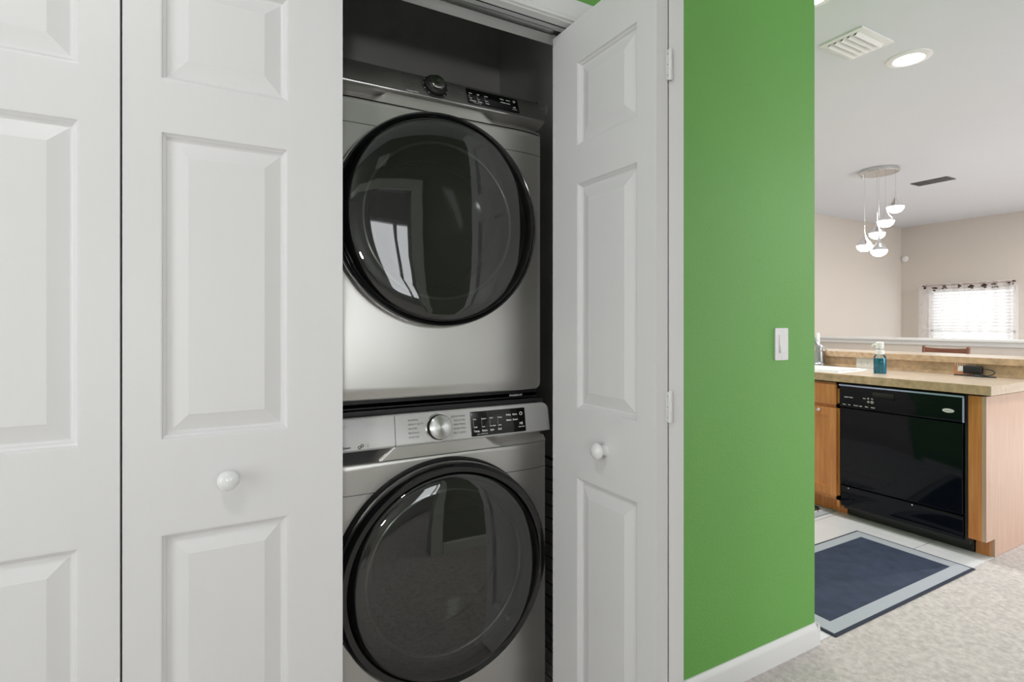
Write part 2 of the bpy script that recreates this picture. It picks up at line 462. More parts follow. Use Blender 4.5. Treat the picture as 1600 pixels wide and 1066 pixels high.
casing('trim_1', JL - 0.005, JR + 0.005, HEAD + 0.005, WY, -1, 'white moulded casing around the laundry closet opening')
casing('trim_2', OA, OB, OH, OY, 1, 'white moulded casing of the opening opposite the closet', 0.085)
jb = empty('trim_3', ((JL + JR) / 2, WY, FL)); struct(tag(jb, 'white jamb boards lining the laundry closet opening', 'door jamb'))
cxj = (JL + JR) / 2; hj = HEAD - FL
box('jamb_head', JL - cxj - 0.018, JR - cxj + 0.018, -0.001, 0.121, hj, hj + 0.018, M_TRIM, jb)
box('jamb_side', JL - cxj - 0.018, JL - cxj, -0.001, 0.121, 0, hj, M_TRIM, jb)
box('jamb_side', JR - cxj, JR - cxj + 0.018, -0.001, 0.121, 0, hj, M_TRIM, jb)
tr = boxes('door_track', [(JL - cxj, JR - cxj, 0.024, 0.052, hj - 0.003, hj), (JL - cxj, JR - cxj, 0.024, 0.027, hj - 0.014, hj), (JL - cxj, JR - cxj, 0.049, 0.052, hj - 0.014, hj)], M_NICKEL, jb)


def baseboard(name, p0, p1, n, label):
    """p0,p1 in xy, n = outward normal"""
    prof = [(0, 0), (0.014, 0), (0.014, 0.062), (0.012, 0.070), (0.008, 0.078), (0.004, 0.083), (0, 0.083)]
    A = [(p0[0] + n[0] * d, p0[1] + n[1] * d, FL + h) for d, h in prof]; B = [(p1[0] + n[0] * d, p1[1] + n[1] * d, FL + h) for d, h in prof]
    return struct(tag(loops_mesh(name, [A, B], M_TRIM, cap0=True, cap1=True, auto=20), label, 'baseboard'))


baseboard('baseboard_green', (JR + 0.065, WY), (XE, WY), (0, -1), 'white baseboard along the foot of the green wall')
baseboard('baseboard_end', (XE, WY - 0.014), (XE, CB), (1, 0), 'white baseboard around the free end of green wall')
baseboard('baseboard_hall', (OB + 0.09, OY), (2.1, OY), (0, 1), 'white baseboard of the hall wall opposite the closet')
baseboard('baseboard_hall_left', (X0, OY), (OA - 0.09, OY), (0, 1), 'white baseboard beside the stair opening')

# ------------------------------------------------------------------ bifold doors
LW, LT = 0.408, 0.035
LZ0, LZ1 = FL + 0.014, 0.822
PANELS = [(-1.00, -0.414), (-0.230, 0.380), (0.480, 0.708)]


def leaf(parent, loc, rotz, hinge, knob):
    """leaf local: x 0..LW, front at y=0 facing -y, z as in the room; hinge 'L' or 'R' has the narrow stile"""
    px0, px1 = (0.060, 0.295) if hinge == 'L' else (LW - 0.295, LW - 0.060)
    bm = bmesh.new(); zs = [LZ0] + [z for p in PANELS for z in p] + [LZ1]
    # frame: back, sides and front grid with panel holes on both faces
    for (ya, fl) in ((0, 1), (LT, -1)):
        for i in range(len(zs) - 1):
            cells = [(0, px0), (px1, LW)] if i % 2 == 1 else [(0, px0), (px0, px1), (px1, LW)]
            for a, b in cells:
                v = [bm.verts.new(c) for c in ((a, ya, zs[i]), (b, ya, zs[i]), (b, ya, zs[i + 1]), (a, ya, zs[i + 1]))]
                bm.faces.new(v)
    for a, b in (((0, LZ0), (LW, LZ0)), ((LW, LZ0), (LW, LZ1)), ((LW, LZ1), (0, LZ1)), ((0, LZ1), (0, LZ0))):
        bm.faces.new([bm.verts.new(c) for c in ((a[0], 0, a[1]), (b[0], 0, b[1]), (b[0], LT, b[1]), (a[0], LT, a[1]))])
    bmesh.ops.remove_doubles(bm, verts=bm.verts, dist=0.0001)
    lf = from_bm('leaf', bm, M_WHITE, parent, loc, (0, 0, rotz))
    steps = [(0, 0), (0.003, 0.0005), (0.005, 0.0045), (0.009, 0.0075), (0.0115, 0.0115), (0.0145, 0.0125), (0.0165, 0.0125), (0.046, 0.0032), (0.0480, 0.0025)]
    for z0, z1 in PANELS:
        def rect(d, y): return [(px0 + d, y, z0 + d), (px1 - d, y, z0 + d), (px1 - d, y, z1 - d), (px0 + d, y, z1 - d)]
        bm = bmesh.new()
        for sgn in (1, -1):
            V = [[bm.verts.new(p) for p in rect(d, y if sgn == 1 else LT - y)] for d, y in steps]
            for a, b in zip(V, V[1:]):
                for i in range(4): bm.faces.new((a[i], a[(i + 1) % 4], b[(i + 1) % 4], b[i]))
            bm.faces.new(V[-1])
        # each face group closes on itself; orient by recalculation
        from_bm('raised_panel', bm, M_WHITE, lf)
    if knob:
        kx = (px0 + px1) / 2
        lathe('knob', [(0.0, -0.0380), (0.008, -0.0372), (0.0150, -0.0345), (0.0195, -0.0300), (0.0208, -0.0255), (0.0195, -0.0210), (0.0160, -0.0172), (0.0130, -0.0140), (0.0122, -0.0080), (0.0135, -0.003), (0.0150, 0)],
              M_PORC, lf, (kx, 0, -0.318), axis='Y', seg=28, auto=60)
    return lf


d1 = empty('door_1', (-0.367, 1.25, FL)); struct(tag(d1, 'closed white panelled folding door covering left half of laundry closet', 'door'))
d1.location = (0, 0, 0)
leaf(d1, (-0.163 - LW, 1.25, 0), 0, 'R', False)
leaf(d1, (-0.159, 1.25, 0), 0, 'L', True)
d2 = empty('door_2', (0, 0, 0)); struct(tag(d2, 'open white panelled folding door folded out beside green wall', 'door'))
r3 = R(-90 + 1.14)
leaf3 = leaf(d2, (0.8486, 1.296, 0), r3, 'R', True)
leaf4 = leaf(d2, (0.928, 0.876, 0), R(69.2), 'L', False)
for hz in (0.585, -0.188, -1.0):
    h = empty('hinge', (0.8945, 0.8835, hz), parent=d2)
    bm = bmesh.new()
    hl = lathe('hinge_barrel', [(0.0035, -0.036), (0.0045, -0.035), (0.0045, -0.0125), (0.0035, -0.012), (0.0045, -0.0115), (0.0045, 0.0115), (0.0035, 0.012), (0.0045, 0.0125), (0.0045, 0.034), (0.0025, 0.037), (0.0, 0.038)],
               M_TRIM, h, seg=14)
    boxes('hinge_plate', [(-0.008, -0.001, 0.0030, 0.0048, -0.034, 0.034)], M_TRIM, h)
    hs = [(-0.0050, 0.0030, zz) for zz in (-0.024, 0.0, 0.024)]
    for p in hs: lathe('screw', [(0.0, -0.0008), (0.0016, -0.0003), (0.0018, 0.0012)], M_NICKEL, h, p, axis='Y', seg=10)


# ------------------------------------------------------------------ laundry machines
MW = 0.686


def front_curve(x):
    d = abs(x - MW / 2)
    return ((d - 0.25) / 0.093) ** 2 * 0.016 if d > 0.25 else 0.0


def machine(name, loc, zp, zg, zs, zdoor, rdoor, z_bot, label, cat, dryer):
    """local: x 0..MW, front y=0, z from own base; zp=(panel bottom, top), zg=grip bottom, zs=seam, zdoor=door centre"""
    t = empty(name, loc); tag(t, label, cat)
    H = zp[1] + 0.006
    cx = MW / 2 - (0.016 if dryer else 0.008)
    # cabinet
    boxes('cabinet', [(0.003, MW - 0.003, 0.13, 0.66, z_bot + 0.01, H), (0.003, 0.010, 0.03, 0.13, z_bot + 0.01, H), (MW - 0.010, MW - 0.003, 0.03, 0.13, z_bot + 0.01, H), (0.003, MW - 0.003, 0.06, 0.13, zp[1] - 0.01, H)], M_BODY, t)
    # front sheet with the round hole
    o = rrect(0.001, MW - 0.001, z_bot, zg, (0.022, 0.022, 0.002, 0.002), 6)
    # densify the outline
    dense = []
    for i in range(len(o)):
        a, b = o[i], o[(i + 1) % len(o)]; L = math.hypot(b[0] - a[0], b[1] - a[1]); k = max(1, int(L / 0.02))
        for j in range(k): dense.append((a[0] + (b[0] - a[0]) * j / k, a[1] + (b[1] - a[1]) * j / k))
    RH = rdoor - 0.03
    def P(x, z, y): return (x, y + front_curve(x), z)
    circ = []
    for x, z in dense:
        a = math.atan2(z - zdoor, x - cx); circ.append((cx + RH * math.cos(a), zdoor + RH * math.sin(a)))
    loops = [[P(x, z, 0.06) for x, z in dense]]
    for ins, y in ((0, 0.006), (0.0015, 0.0022), (0.005, 0.0)):
        loops.append([P(x, z, y) for x, z in inset(dense, ins)])
    st = inset(dense, 0.005)
    for k in range(1, 9):
        f = k / 8; loops.append([P(a[0] + (c[0] - a[0]) * f, a[1] + (c[1] - a[1]) * f, 0) for a, c in zip(st, circ)])
    loops.append([(c[0], 0.05, c[1]) for c in circ])
    loops_mesh('front_sheet', loops, M_STEEL, t, auto=50)
    # strip under the control panel with the scooped grips at both ends
    zt = zp[0] + 0.004; bm = bmesh.new(); xs = [0.001 + (MW - 0.002) * i / 120 for i in range(121)]; rows = []
    for j in range(9):
        f = j / 8; row = []
        for x in xs:
            z = zg + (zt - zg) * f
            e0 = 0.145 + 0.045 * f; e1 = 0.505 - 0.045 * f
            dep = 0.0
            if x < e0: dep = min(1, (e0 - x) / 0.018)
            if x > e1: dep = min(1, (x - e1) / 0.030)
            lim = 0.045 if x < e0 and not dryer else 0.026
            row.append(bm.verts.new((x, front_curve(x) + lim * dep * min(1.0, (1.6 if dryer or x > 0.3 else 8) * f), z)))
        rows.append(row)
    for a, b in zip(rows, rows[1:]):
        for i in range(120): bm.faces.new((a[i], a[i + 1], b[i + 1], b[i]))
    from_bm('grip_strip', bm, M_STEEL, t, auto=50)
    if not dryer:
        extrude_x('drawer_grip', [(0.036, zg + 0.001), (0.040, zt), (0.055, zt), (0.055, zg + 0.001)], 0.002, 0.165, M_RUBBER, t)
    # seams
    xr = math.sqrt(max(0, rdoor ** 2 - (zs - zdoor) ** 2))
    for a, b in ((0.002, cx - xr + 0.02), (cx + xr - 0.02, MW - 0.002)):
        bm = bmesh.new(); n = 16
        A = [bm.verts.new((a + (b - a) * i / n, front_curve(a + (b - a) * i / n) - 0.0005, zs - 0.0008)) for i in range(n + 1)]
        B = [bm.verts.new((a + (b - a) * i / n, front_curve(a + (b - a) * i / n) - 0.0005, zs + 0.0008)) for i in range(n + 1)]
        for i in range(n): bm.faces.new((A[i], A[i + 1], B[i + 1], B[i]))
        from_bm('seam', bm, M_RUBBER, t)
    # door: bezel, outer ring, glass, inner bowl, gasket, drum
    d = empty('door', (cx, 0, zdoor), parent=t)
    Rr = rdoor
    lathe('bezel', [(Rr + 0.005, 0.004), (Rr + 0.005, -0.004), (Rr + 0.002, -0.008), (Rr - 0.002, -0.008), (Rr - 0.004, 0.004)], M_CHROME if dryer else M_RUBBER, d, axis='Y', seg=96, auto=50)
    g = Rr - (0.011 if dryer else 0.026)
    lathe('outer_ring', [(Rr - 0.006, 0.004), (Rr - 0.001, -0.012), (Rr, -0.044), (Rr - 0.002, -0.052), ((Rr + g) / 2 + 0.002, -0.062 if not dryer else -0.055), (g + 0.001, -0.058 if not dryer else -0.052), (g - 0.004, -0.044), (g - 0.020, -0.020), (g - 0.030, 0.01)],
          M_BLACK, d, axis='Y', seg=96, auto=50)
    lathe('glass', [(g, -0.048), (g - 0.003, -0.058), (g - 0.010, -0.066), (g - 0.022, -0.0715), (g - 0.040, -0.075), (g - 0.075, -0.0775), (g - 0.13, -0.0795), (g - 0.20, -0.0805), (0.0, -0.081)], M_DGLASS, d, rot=(0, 0, 0) if dryer else (R(-1.6), 0, R(-1.6)), axis='Y', seg=128, auto=80)
    lathe('inner_bowl', [(g - 0.018, -0.035), (Rr - 0.060, -0.030), (Rr - 0.075, -0.033), (Rr - 0.082, -0.028), (Rr - 0.090, 0.010), (Rr - 0.100, 0.045), (Rr - 0.115, 0.060), (0.09, 0.075), (0.001, 0.08)],
          M_BOWL, d, axis='Y', seg=96, auto=40)
    lathe('bowl_rim', [(Rr - 0.086, -0.026), (Rr - 0.083, -0.0335), (Rr - 0.079, -0.0345), (Rr - 0.075, -0.032)], M_DRUM, d, axis='Y', seg=96, auto=80)
    lathe('bowl_ridge', [(Rr - 0.118, 0.060), (Rr - 0.115, 0.052), (Rr - 0.112, 0.058)], M_DRUM, d, axis='Y', seg=96, auto=80)
    # control panel, tilted a little backwards; children in its own plane
    hp = zp[1] - zp[0]; tilt = R(-20 if dryer else -9)
    cp = plate('control_panel', 0, MW, 0, hp / math.cos(tilt), (0.006, 0.006, 0.024, 0.024), 0.06, 0.006, M_PANEL if dryer else M_PANELW, t, (0, -0.012, zp[0]), (tilt, 0, 0))
    return t, cp


def onto(cp, o):
    """hang o on the machine itself, in the plane of its control panel"""
    o.location = Matrix.LocRotScale(cp.location, cp.rotation_euler, None) @ Vector(o.location)
    o.rotation_euler = cp.rotation_euler; o.parent = cp.parent
    return o


def dial(parent, x, z, r, spun):
    k = onto(parent, empty('dial', (x, 0, z)))
    lathe('dial_skirt', [(r * 1.16, 0.001), (r * 1.16, -0.003), (r * 1.05, -0.0045), (r * 1.02, 0)], M_RUBBER if not spun else M_CHROME, k, axis='Y', seg=40)
    if spun:
        lathe('dial_side', [(r * 1.0, 0), (r * 1.0, -0.017), (r * 0.97, -0.0195)], M_RUBBER, k, axis='Y', seg=48)
        lathe('dial_face', [(r * 0.97, -0.0195), (r * 0.90, -0.0215), (r * 0.5, -0.0212), (0.0, -0.0208)], M_SPUN, k, axis='Y', seg=64, auto=60)
    else:
        lathe('dial_side', [(r * 1.0, 0), (r * 0.98, -0.014), (r * 0.90, -0.0165), (0, -0.0165)], M_RUBBER, k, axis='Y', seg=48)
        lathe('dial_face', [(r * 0.72, -0.016), (r * 0.70, -0.024), (r * 0.64, -0.0265), (0.0, -0.0260)], M_CHROME, k, axis='Y', seg=48, auto=50)
        box('dial_pointer', -0.0012, 0.0012, -0.0268, -0.0258, r * 0.1, r * 0.6, M_RUBBER, k)
        for a in range(-140, 141, 28):
            aa = R(90 - a); rr = r * 1.09
            box('dial_mark', -0.0011, 0.0011, -0.0052, -0.0035, -0.0011, 0.0011, M_INKW, k, loc=(rr * math.cos(aa), 0, rr * math.sin(aa)))
    return k


def display(parent, x0, x1, z0, z1, cols, opts):
    dsp = onto(parent, plate('display', x0, x1, z0, z1, 0.003, 0.003, 0.0008, M_BLACK, None, (0, -0.0012, 0)))
    wd, h = x1 - x0, z1 - z0; y = -0.0006
    n = len(cols)
    for i, (top, bot, name) in enumerate(cols):
        x = x0 + wd * (0.045 + 0.145 * i)
        text(top, h * 0.085, M_INKW, dsp, (x, y, z0 + h * 0.66), bold=0.0002)
        text(bot, h * 0.085, M_INKW, dsp, (x, y, z0 + h * 0.34), bold=0.0002)
        for q in range(4): box('level_dot', x, x + wd * 0.008, y, y + 0.0004, z0 + h * (0.43 + 0.055 * q), z0 + h * (0.445 + 0.055 * q), M_INKW, dsp)
        text(name, h * 0.11, M_INKW, dsp, (x, y, z0 + h * 0.17), bold=0.0003)
    text('3 sec. Child Lock', h * 0.07, M_INKW, dsp, (x0 + wd * 0.10, y, z0 + h * 0.06), bold=0.0001)
    for i, s in enumerate(opts):
        text(s, h * 0.10, M_INKW, dsp, (x0 + wd * (0.64 + 0.12 * (i % 2)), y, z0 + h * (0.72 - 0.22 * (i // 2))), bold=0.0003)
    lathe('power_ring', [(h * 0.045, 0), (h * 0.045, -0.0004), (h * 0.075, -0.0004), (h * 0.075, 0)], M_INKW, dsp, (x0 + wd * 0.92, y + 0.0002, z0 + h * 0.76), axis='Y', seg=20)
    text('>II', h * 0.15, M_INKW, dsp, (x0 + wd * 0.88, y, z0 + h * 0.30), bold=0.0004)
    text('Hold to Start', h * 0.055, M_INKW, dsp, (x0 + wd * 0.86, y, z0 + h * 0.19), bold=0.0002)
    return dsp


XM = 0.228
# washer: base at the floor; z values measured in the room and made local
wz = FL
washer, wcp = machine('washing_machine', (XM, 1.42, wz), (-0.333 - wz, -0.246 - wz), -0.368 - wz, -0.449 - wz, -0.690 - wz, 0.307, 0.02,
                      'stainless front loading washing machine below the dryer', 'washing machine', False)
dial(wcp, 0.316, 0.043, 0.0345, True)
display(wcp, 0.414, 0.597, 0.006, 0.077, [('Hot', 'Cold', 'Temp.'), ('Extra+', 'Low', 'Rinse'), ('High', 'No Spin', 'Spin'), ('Heavy', 'Light', 'Soil')], ['Delay', 'Extra', 'Steam', 'Smart'])
for i, s in enumerate(['NORMAL', 'HEAVY DUTY', 'WHITES', 'BEDDING', 'SANITIZE']): text(s, 0.0072, M_INK, wcp, (0.228, -0.0006, 0.066 - 0.0115 * i))
for i, s in enumerate(['QUICK WASH', 'DELICATES', 'PERM PRESS', 'RINSE+SPIN', 'SELF CLEAN']): text(s, 0.0072, M_INK, wcp, (0.398, -0.0006, 0.066 - 0.0115 * i), align='RIGHT')
text('SAMSUNG', 0.0155, M_LOGO, wcp, (0.026, -0.0006, 0.064), sx=1.25, bold=0.0004)
text('Steam', 0.0085, M_INK, wcp, (0.052, -0.0006, 0.010), bold=0.0003)
for q in (-1, 1): lathe('swirl_icon', [(0.0022, 0), (0.0022, -0.0005), (0.0045, -0.0005), (0.0045, 0)], M_INK, wcp, (0.099 + q * 0.0035, -0.0001, 0.0125 + q * 0.002), axis='Y', seg=14)
plate('badge', 0.112, 0.121, 0.0085, 0.0175, 0.001, 0.0003, 0.0001, M_STICK, wcp, (0, -0.0003, 0))
box('drawer_seam', 0.1906, 0.192, -0.0004, 0.002, 0.001, 0.084, M_RUBBER, wcp)
for fx in (0.06, MW - 0.06):
    for fy in (0.08, 0.58): lathe('foot', [(0.022, 0), (0.024, 0.004), (0.018, 0.012), (0.010, 0.014), (0.010, 0.035)], M_RUBBER, washer, (fx, fy, 0), seg=16, cap0=True)

dz = -0.226
dryer, dcp = machine('clothes_dryer', (XM, 1.45, dz), (0.640 - dz, 0.713 - dz), 0.606 - dz, 0.537 - dz, 0.290 - dz, 0.299, 0.018,
                     'stainless clothes dryer stacked on top of the washing machine', 'dryer', True)
dial(dcp, 0.319, 0.042, 0.0325, False)
display(dcp, 0.418, 0.594, 0.012, 0.066, [('More', 'Less', 'Dryness'), ('High', 'Low', 'Temp.'), ('60min', '20min', 'Time')], ['Delay', 'Alarm', 'Wrinkle', 'Smart'])
for i, s in enumerate(['BEDDING', 'HEAVY DUTY', 'NORMAL', 'PERM PRESS', 'TOWELS']): text(s, 0.0066, M_INK, dcp, (0.222, -0.0006, 0.064 - 0.0105 * i))
for i, s in enumerate(['DELICATES', 'AIR FLUFF', 'QUICK DRY', 'TIME DRY', 'RACK DRY']): text(s, 0.0066, M_INK, dcp, (0.404, -0.0006, 0.064 - 0.0105 * i), align='RIGHT')
text('Sensor Dry', 0.0075, M_LOGO, dcp, (0.232, -0.0006, 0.008), bold=0.0002)
text('SENSOR SYSTEM', 0.0066, M_INK, dcp, (0.066, -0.0006, 0.004), sx=1.1)
tube('panel_lip', [(0.006, -0.001, 0.001), (MW - 0.006, -0.001, 0.001)], 0.0035, M_CHROME, dcp)
# stacking kit between the two machines
sk = empty('stacking_kit', (XM, 1.45, -0.238)); tag(sk, 'black stacking bracket between the washing machine and the dryer', 'bracket')
box('stacking_rail', 0.012, MW - 0.012, 0.025, 0.60, 0.006, 0.020, M_RUBBER, sk, bev=0.002)
text('STACKING KIT', 0.007, M_INKW, sk, (0.575, 0.0245, 0.010), bold=0.0003)
box('front_lip', 0.012, MW - 0.012, 0.025, 0.03, 0.004, 0.030, M_RUBBER, sk)

# folded wire drying rack squeezed in at the right of the washer
rk = empty('wire_drying_rack', (0.965, 1.55, FL)); tag(rk, 'black folded wire rack standing between washing machine and closet wall', 'drying rack')
tube('frame', [(0, -0.09, 0.0), (0.035, -0.09, 0.76), (0.035, 0.30, 0.76), (0, 0.30, 0.0), (0, -0.09, 0.0)], 0.005, M_RUBBER, rk)
for i in range(17):
    z = 0.05 + i * 0.043
    tube('wire', [(0.046 * z, -0.09, z), (0.046 * (z - 0.03), 0.30, z - 0.03)], 0.0018, M_NICKEL, rk, seg=6)
# small white hose clip on the closet wall
hk = empty('wall_hook', (JR + 0.018, 1.745, 0.825)); tag(hk, 'small white round hook on closet wall beside the dryer panel', 'hook')
lathe('hook_base', [(0.0, -0.006), (0.016, -0.006), (0.019, -0.003), (0.019, 0)], M_PLATE, hk, axis='X', seg=20)
lathe('hook_post', [(0.0, -0.045), (0.009, -0.045), (0.011, -0.042), (0.011, -0.034), (0.006, -0.030), (0.006, -0.005)], M_PLATE, hk, axis='X', seg=16)

# ------------------------------------------------------------------ light switch on the green wall
ls = empty('light_switch', (1.791, WY, -0.074)); tag(ls, 'white rocker light switch on the green wall', 'light switch')
plate('cover_plate', -0.0375, 0.0375, -0.0585, 0.0585, 0.004, 0.005, 0.002, M_PLATE, ls, (0, -0.005, 0))
box('rocker_frame', -0.0175, 0.0175, -0.0065, -0.004, -0.034, 0.034, M_PLATE, ls, bev=0.0008)
rk2 = extrude_x('rocker', [(-0.0065, -0.031), (-0.0115, -0.030), (-0.0075, 0.002), (-0.0068, 0.031), (-0.004, 0.031), (-0.004, -0.031)], -0.0145, 0.0145, M_PLATE, ls)
for z in (-0.048, 0.048): lathe('screw', [(0.0, -0.0015), (0.0025, -0.001), (0.003, 0)], M_PLATE, ls, (0, -0.005, z), axis='Y', seg=10)

# ------------------------------------------------------------------ ceiling fittings


def downlight(x, y, label, power, grp='recessed ceiling lights', col=(1.0, 0.99, 0.985)):
    t = empty('recessed_light', (x, y, CE)); tag(t, label, 'ceiling light', grp)
    lathe('trim_ring', [(0.070, -0.004), (0.074, -0.009), (0.090, -0.008), (0.106, -0.004), (0.108, 0)], M_PLATE, t, seg=48)
    lathe('lens', [(0.0, -0.0065), (0.05, -0.0065), (0.072, -0.004)], M_LAMP, t, seg=48)
    l = area('lamp', (0, 0, -0.012), (0, 0, 0), 0.14, 0.14, power, col, 'DISK'); l.parent = t
    return t


downlight(3.375, 1.542, 'lit round recessed ceiling light beside the square air vent', 11)
downlight(2.345, 1.462, 'lit round recessed ceiling light just past the end of green wall', 5)
downlight(-0.45, 0.22, 'lit round recessed hall light above the laundry closet', 8)
downlight(3.3, 3.0, 'lit round recessed light deeper in the kitchen', 28)
downlight(7.3, 0.3, 'added unseen recessed light brightening the far dining walls', 165)  # added out of view to lift the dining walls
downlight(5.2, 0.1, 'lit round recessed living room light near the peninsula', 15)

v1 = empty('air_vent', (2.95, 1.592, CE)); tag(v1, 'white square louvred air vent in kitchen ceiling', 'air vent')
hx, hy = 0.150, 0.108
fr = boxes('vent_frame', [(-hx, hx, -hy, -hy + 0.03, -0.008, 0), (-hx, hx, hy - 0.03, hy, -0.008, 0), (-hx, -hx + 0.03, -hy + 0.03, hy - 0.03, -0.008, 0), (hx - 0.03, hx, -hy + 0.03, hy - 0.03, -0.008, 0)], M_PLATE, v1)
box('vent_throat', -hx + 0.02, hx - 0.02, -hy + 0.02, hy - 0.02, -0.003, -0.0012, M_VENT, v1)
for i in range(5):
    y = -0.068 + i * 0.034
    box('slat', -hx + 0.03, hx - 0.03, -0.014, 0.014, -0.001, 0.001, M_PLATE, v1, loc=(0, y, -0.011), rot=(R(-38), 0, 0))
v2 = empty('return_vent', (6.50, 2.752, CE)); tag(v2, 'narrow dark vent grille in the far ceiling', 'air vent')
box('grille_frame', -0.095, 0.095, -0.165, 0.165, -0.006, 0, M_VENT, v2, bev=0.002)
for i in range(7): box('slat', -0.075, 0.075, -0.004, 0.004, -0.009, -0.005, M_VENT, v2, loc=(0, -0.13 + i * 0.043, 0))

pl = empty('pendant_lamp', (5.575, 2.80, CE)); tag(pl, 'cluster pendant lamp of five chrome drops hanging over the dining area', 'pendant lamp')
lathe('canopy', [(0.0, -0.035), (0.155, -0.035), (0.165, -0.028), (0.165, -0.004), (0.160, 0)], M_NICKEL, pl, seg=48)
lathe('canopy_screw', [(0.0, -0.028), (0.010, -0.026), (0.012, -0.012), (0.007, 0)], M_CHROME, pl, (0.0, 0.15, -0.03), seg=12)
for (dx, dy, z) in ((0.06, -0.115, 1.11), (-0.075, -0.095, 0.965), (0.075, 0.055, 0.885), (-0.02, 0.12, 0.765), (-0.09, -0.045, 0.695)):
    zz = z - CE
    dp = empty('drop', (dx, dy, zz), parent=pl)
    lathe('trumpet', [(0.0025, 0.20), (0.004, 0.15), (0.008, 0.115), (0.015, 0.085), (0.030, 0.055), (0.051, 0.030), (0.066, 0.008), (0.069, 0.0)], M_CHROME, dp, seg=32)
    lathe('glass_dome', [(0.068, 0.0), (0.066, -0.016), (0.058, -0.033), (0.044, -0.046), (0.025, -0.055), (0.0, -0.058)], M_BULB, dp, seg=32)
    lathe('wire', [(0.0012, 0.19), (0.0012, -zz - 0.035)], M_NICKEL, dp, seg=6)
sd = lathe('door_chime_sensor', [(0.0, -0.030), (0.030, -0.030), (0.042, -0.022), (0.046, -0.010), (0.046, 0)], M_PLATE, None, (X1, 4.275, 0.995), axis='X', seg=24)
tag(sd, 'small round white sensor on far wall near the corner', 'sensor')

# ------------------------------------------------------------------ kitchen peninsula
KX = 3.46                       # cabinet front plane (faces -x)
KE = 1.229                      # end face of the peninsula (faces -y)
KT = -0.318                     # worktop level
BX = 4.07                       # front of the raised bar wall
KF = 3.05                       # far end of the run

ep = empty('peninsula_end_panel', (KX, KE, FL)); tag(ep, 'maple end panel closing the peninsula beside the dishwasher', 'cabinet panel')
bm = bmesh.new()
pr = [(0.10, 0), (0.10, 0.095), (0, 0.095), (0, 0.845), (BX - KX + 0.12, 0.845), (BX - KX + 0.12, 0)]
A = [bm.verts.new((x, 0, z)) for x, z in pr]; B = [bm.verts.new((x, 0.018, z)) for x, z in pr]
bm.faces.new(A); bm.faces.new(B)
for i in range(6): bm.faces.new((A[i], A[(i + 1) % 6], B[(i + 1) % 6], B[i]))
from_bm('end_board', bm, M_WOODE, ep)
box('face_filler', 0.0, 0.018, 0.018, 0.076, 0.095, 0.845, M_WOOD, ep)
box('toe_board', 0.09, 0.10, 0.018, 0.076, 0, 0.095, M_WOOD, ep)
box('wall_half_bar', BX, BX + 0.115, KE + 0.02, KF, FL, -0.242, M_BEIGE); struct(tag(bpy.data.objects['wall_half_bar'], 'low beige wall carrying the raised breakfast bar', 'wall'))

ct = empty('countertop', (KX, KE, KT)); tag(ct, 'tan stone laminate countertop over the dishwasher', 'countertop')
SX0, SX1, SY0, SY1 = 3.54, 3.915, 2.03, 2.78     # sink cutout
bm = bmesh.new()
def cbox(x0, x1, y0, y1): bx(bm, x0 - KX, x1 - KX, y0 - KE, y1 - KE, -0.038, 0.0)
cbox(KX - 0.025, BX, KE - 0.025, SY0); cbox(KX - 0.025, SX0, SY0, SY1); cbox(SX1, BX, SY0, SY1); cbox(KX - 0.025, BX, SY1, KF)
from_bm('counter_slab', bm, M_LAMTOP, ct)
box('counter_edge', -0.030, -0.025, -0.025, KF - KE, -0.048, -0.0005, M_LAM, ct)
box('counter_end_edge', -0.030, BX - KX, -0.030, -0.025, -0.048, -0.0005, M_LAMTOP, ct)
bk = empty('backsplash', (BX, KE, KT)); tag(bk, 'tan stone laminate backsplash under the raised bar', 'backsplash')
box('splash_board', -0.012, 0.0, 0.0, KF - KE, 0.001, 0.074, M_LAM, bk)
br = empty('breakfast_bar_top', (BX, KE, -0.242)); tag(br, 'tan laminate raised bar top behind the countertop', 'bar top')
box('bar_slab', -0.030, 0.36, -0.04, KF - KE, 0.0005, 0.037, M_LAMTOP, br)
box('bar_edge', -0.036, -0.030, -0.04, KF - KE, -0.001, 0.037, M_LAM, br)

# dishwasher: local x runs along the front (towards -Y), front faces -X
DWY0, DWY1 = 1.307, 1.962
dw = empty('dishwasher', (KX, DWY1, FL), (0, 0, R(-90))); tag(dw, 'black built in dishwasher under the tan countertop', 'dishwasher')
DW = DWY1 - DWY0
box('tub', 0.004, DW - 0.004, 0.03, 0.56, 0.05, 0.845, M_RUBBER, dw)
cpz0, cpz1 = 0.700, 0.842
dcon = plate('control_panel', 0.004, DW - 0.010, cpz0, cpz1, 0.006, 0.05, 0.004, M_DWB, dw, (0, -0.022, 0))
box('top_trim', 0.002, DW - 0.006, -0.028, -0.018, cpz1 - 0.010, cpz1, M_DWT, dw, bev=0.003)
box('side_trim', DW - 0.014, DW - 0.006, -0.028, -0.018, cpz0, cpz1 - 0.010, M_DWT, dw, bev=0.003)
plate('handle_recess', 0.20, 0.315, cpz1 - 0.060, cpz1 - 0.030, 0.004, 0.004, 0.001, M_RUBBER, dw, (0, -0.0245, 0))
box('handle_lip', 0.20, 0.315, -0.032, -0.022, cpz1 - 0.068, cpz1 - 0.060, M_DWB, dw, bev=0.002)
box('control_ridge', 0.02, DW - 0.03, -0.0245, -0.022, cpz1 - 0.052, cpz1 - 0.048, M_DWB, dw, bev=0.001)
for i, s in enumerate(['Heavy', 'Pots', 'Normal', 'Light', 'Rinse', 'Cancel']): text(s, 0.008, M_INKW, dw, (0.025 + 0.033 * i, -0.0228, cpz0 + 0.016), bold=0.0004)
text('QUIET WASH', 0.0085, M_INKW, dw, (0.035, -0.0228, cpz0 + 0.062), bold=0.0004)
text('Start', 0.008, M_INKW, dw, (0.145, -0.0228, cpz0 + 0.066), bold=0.0004)
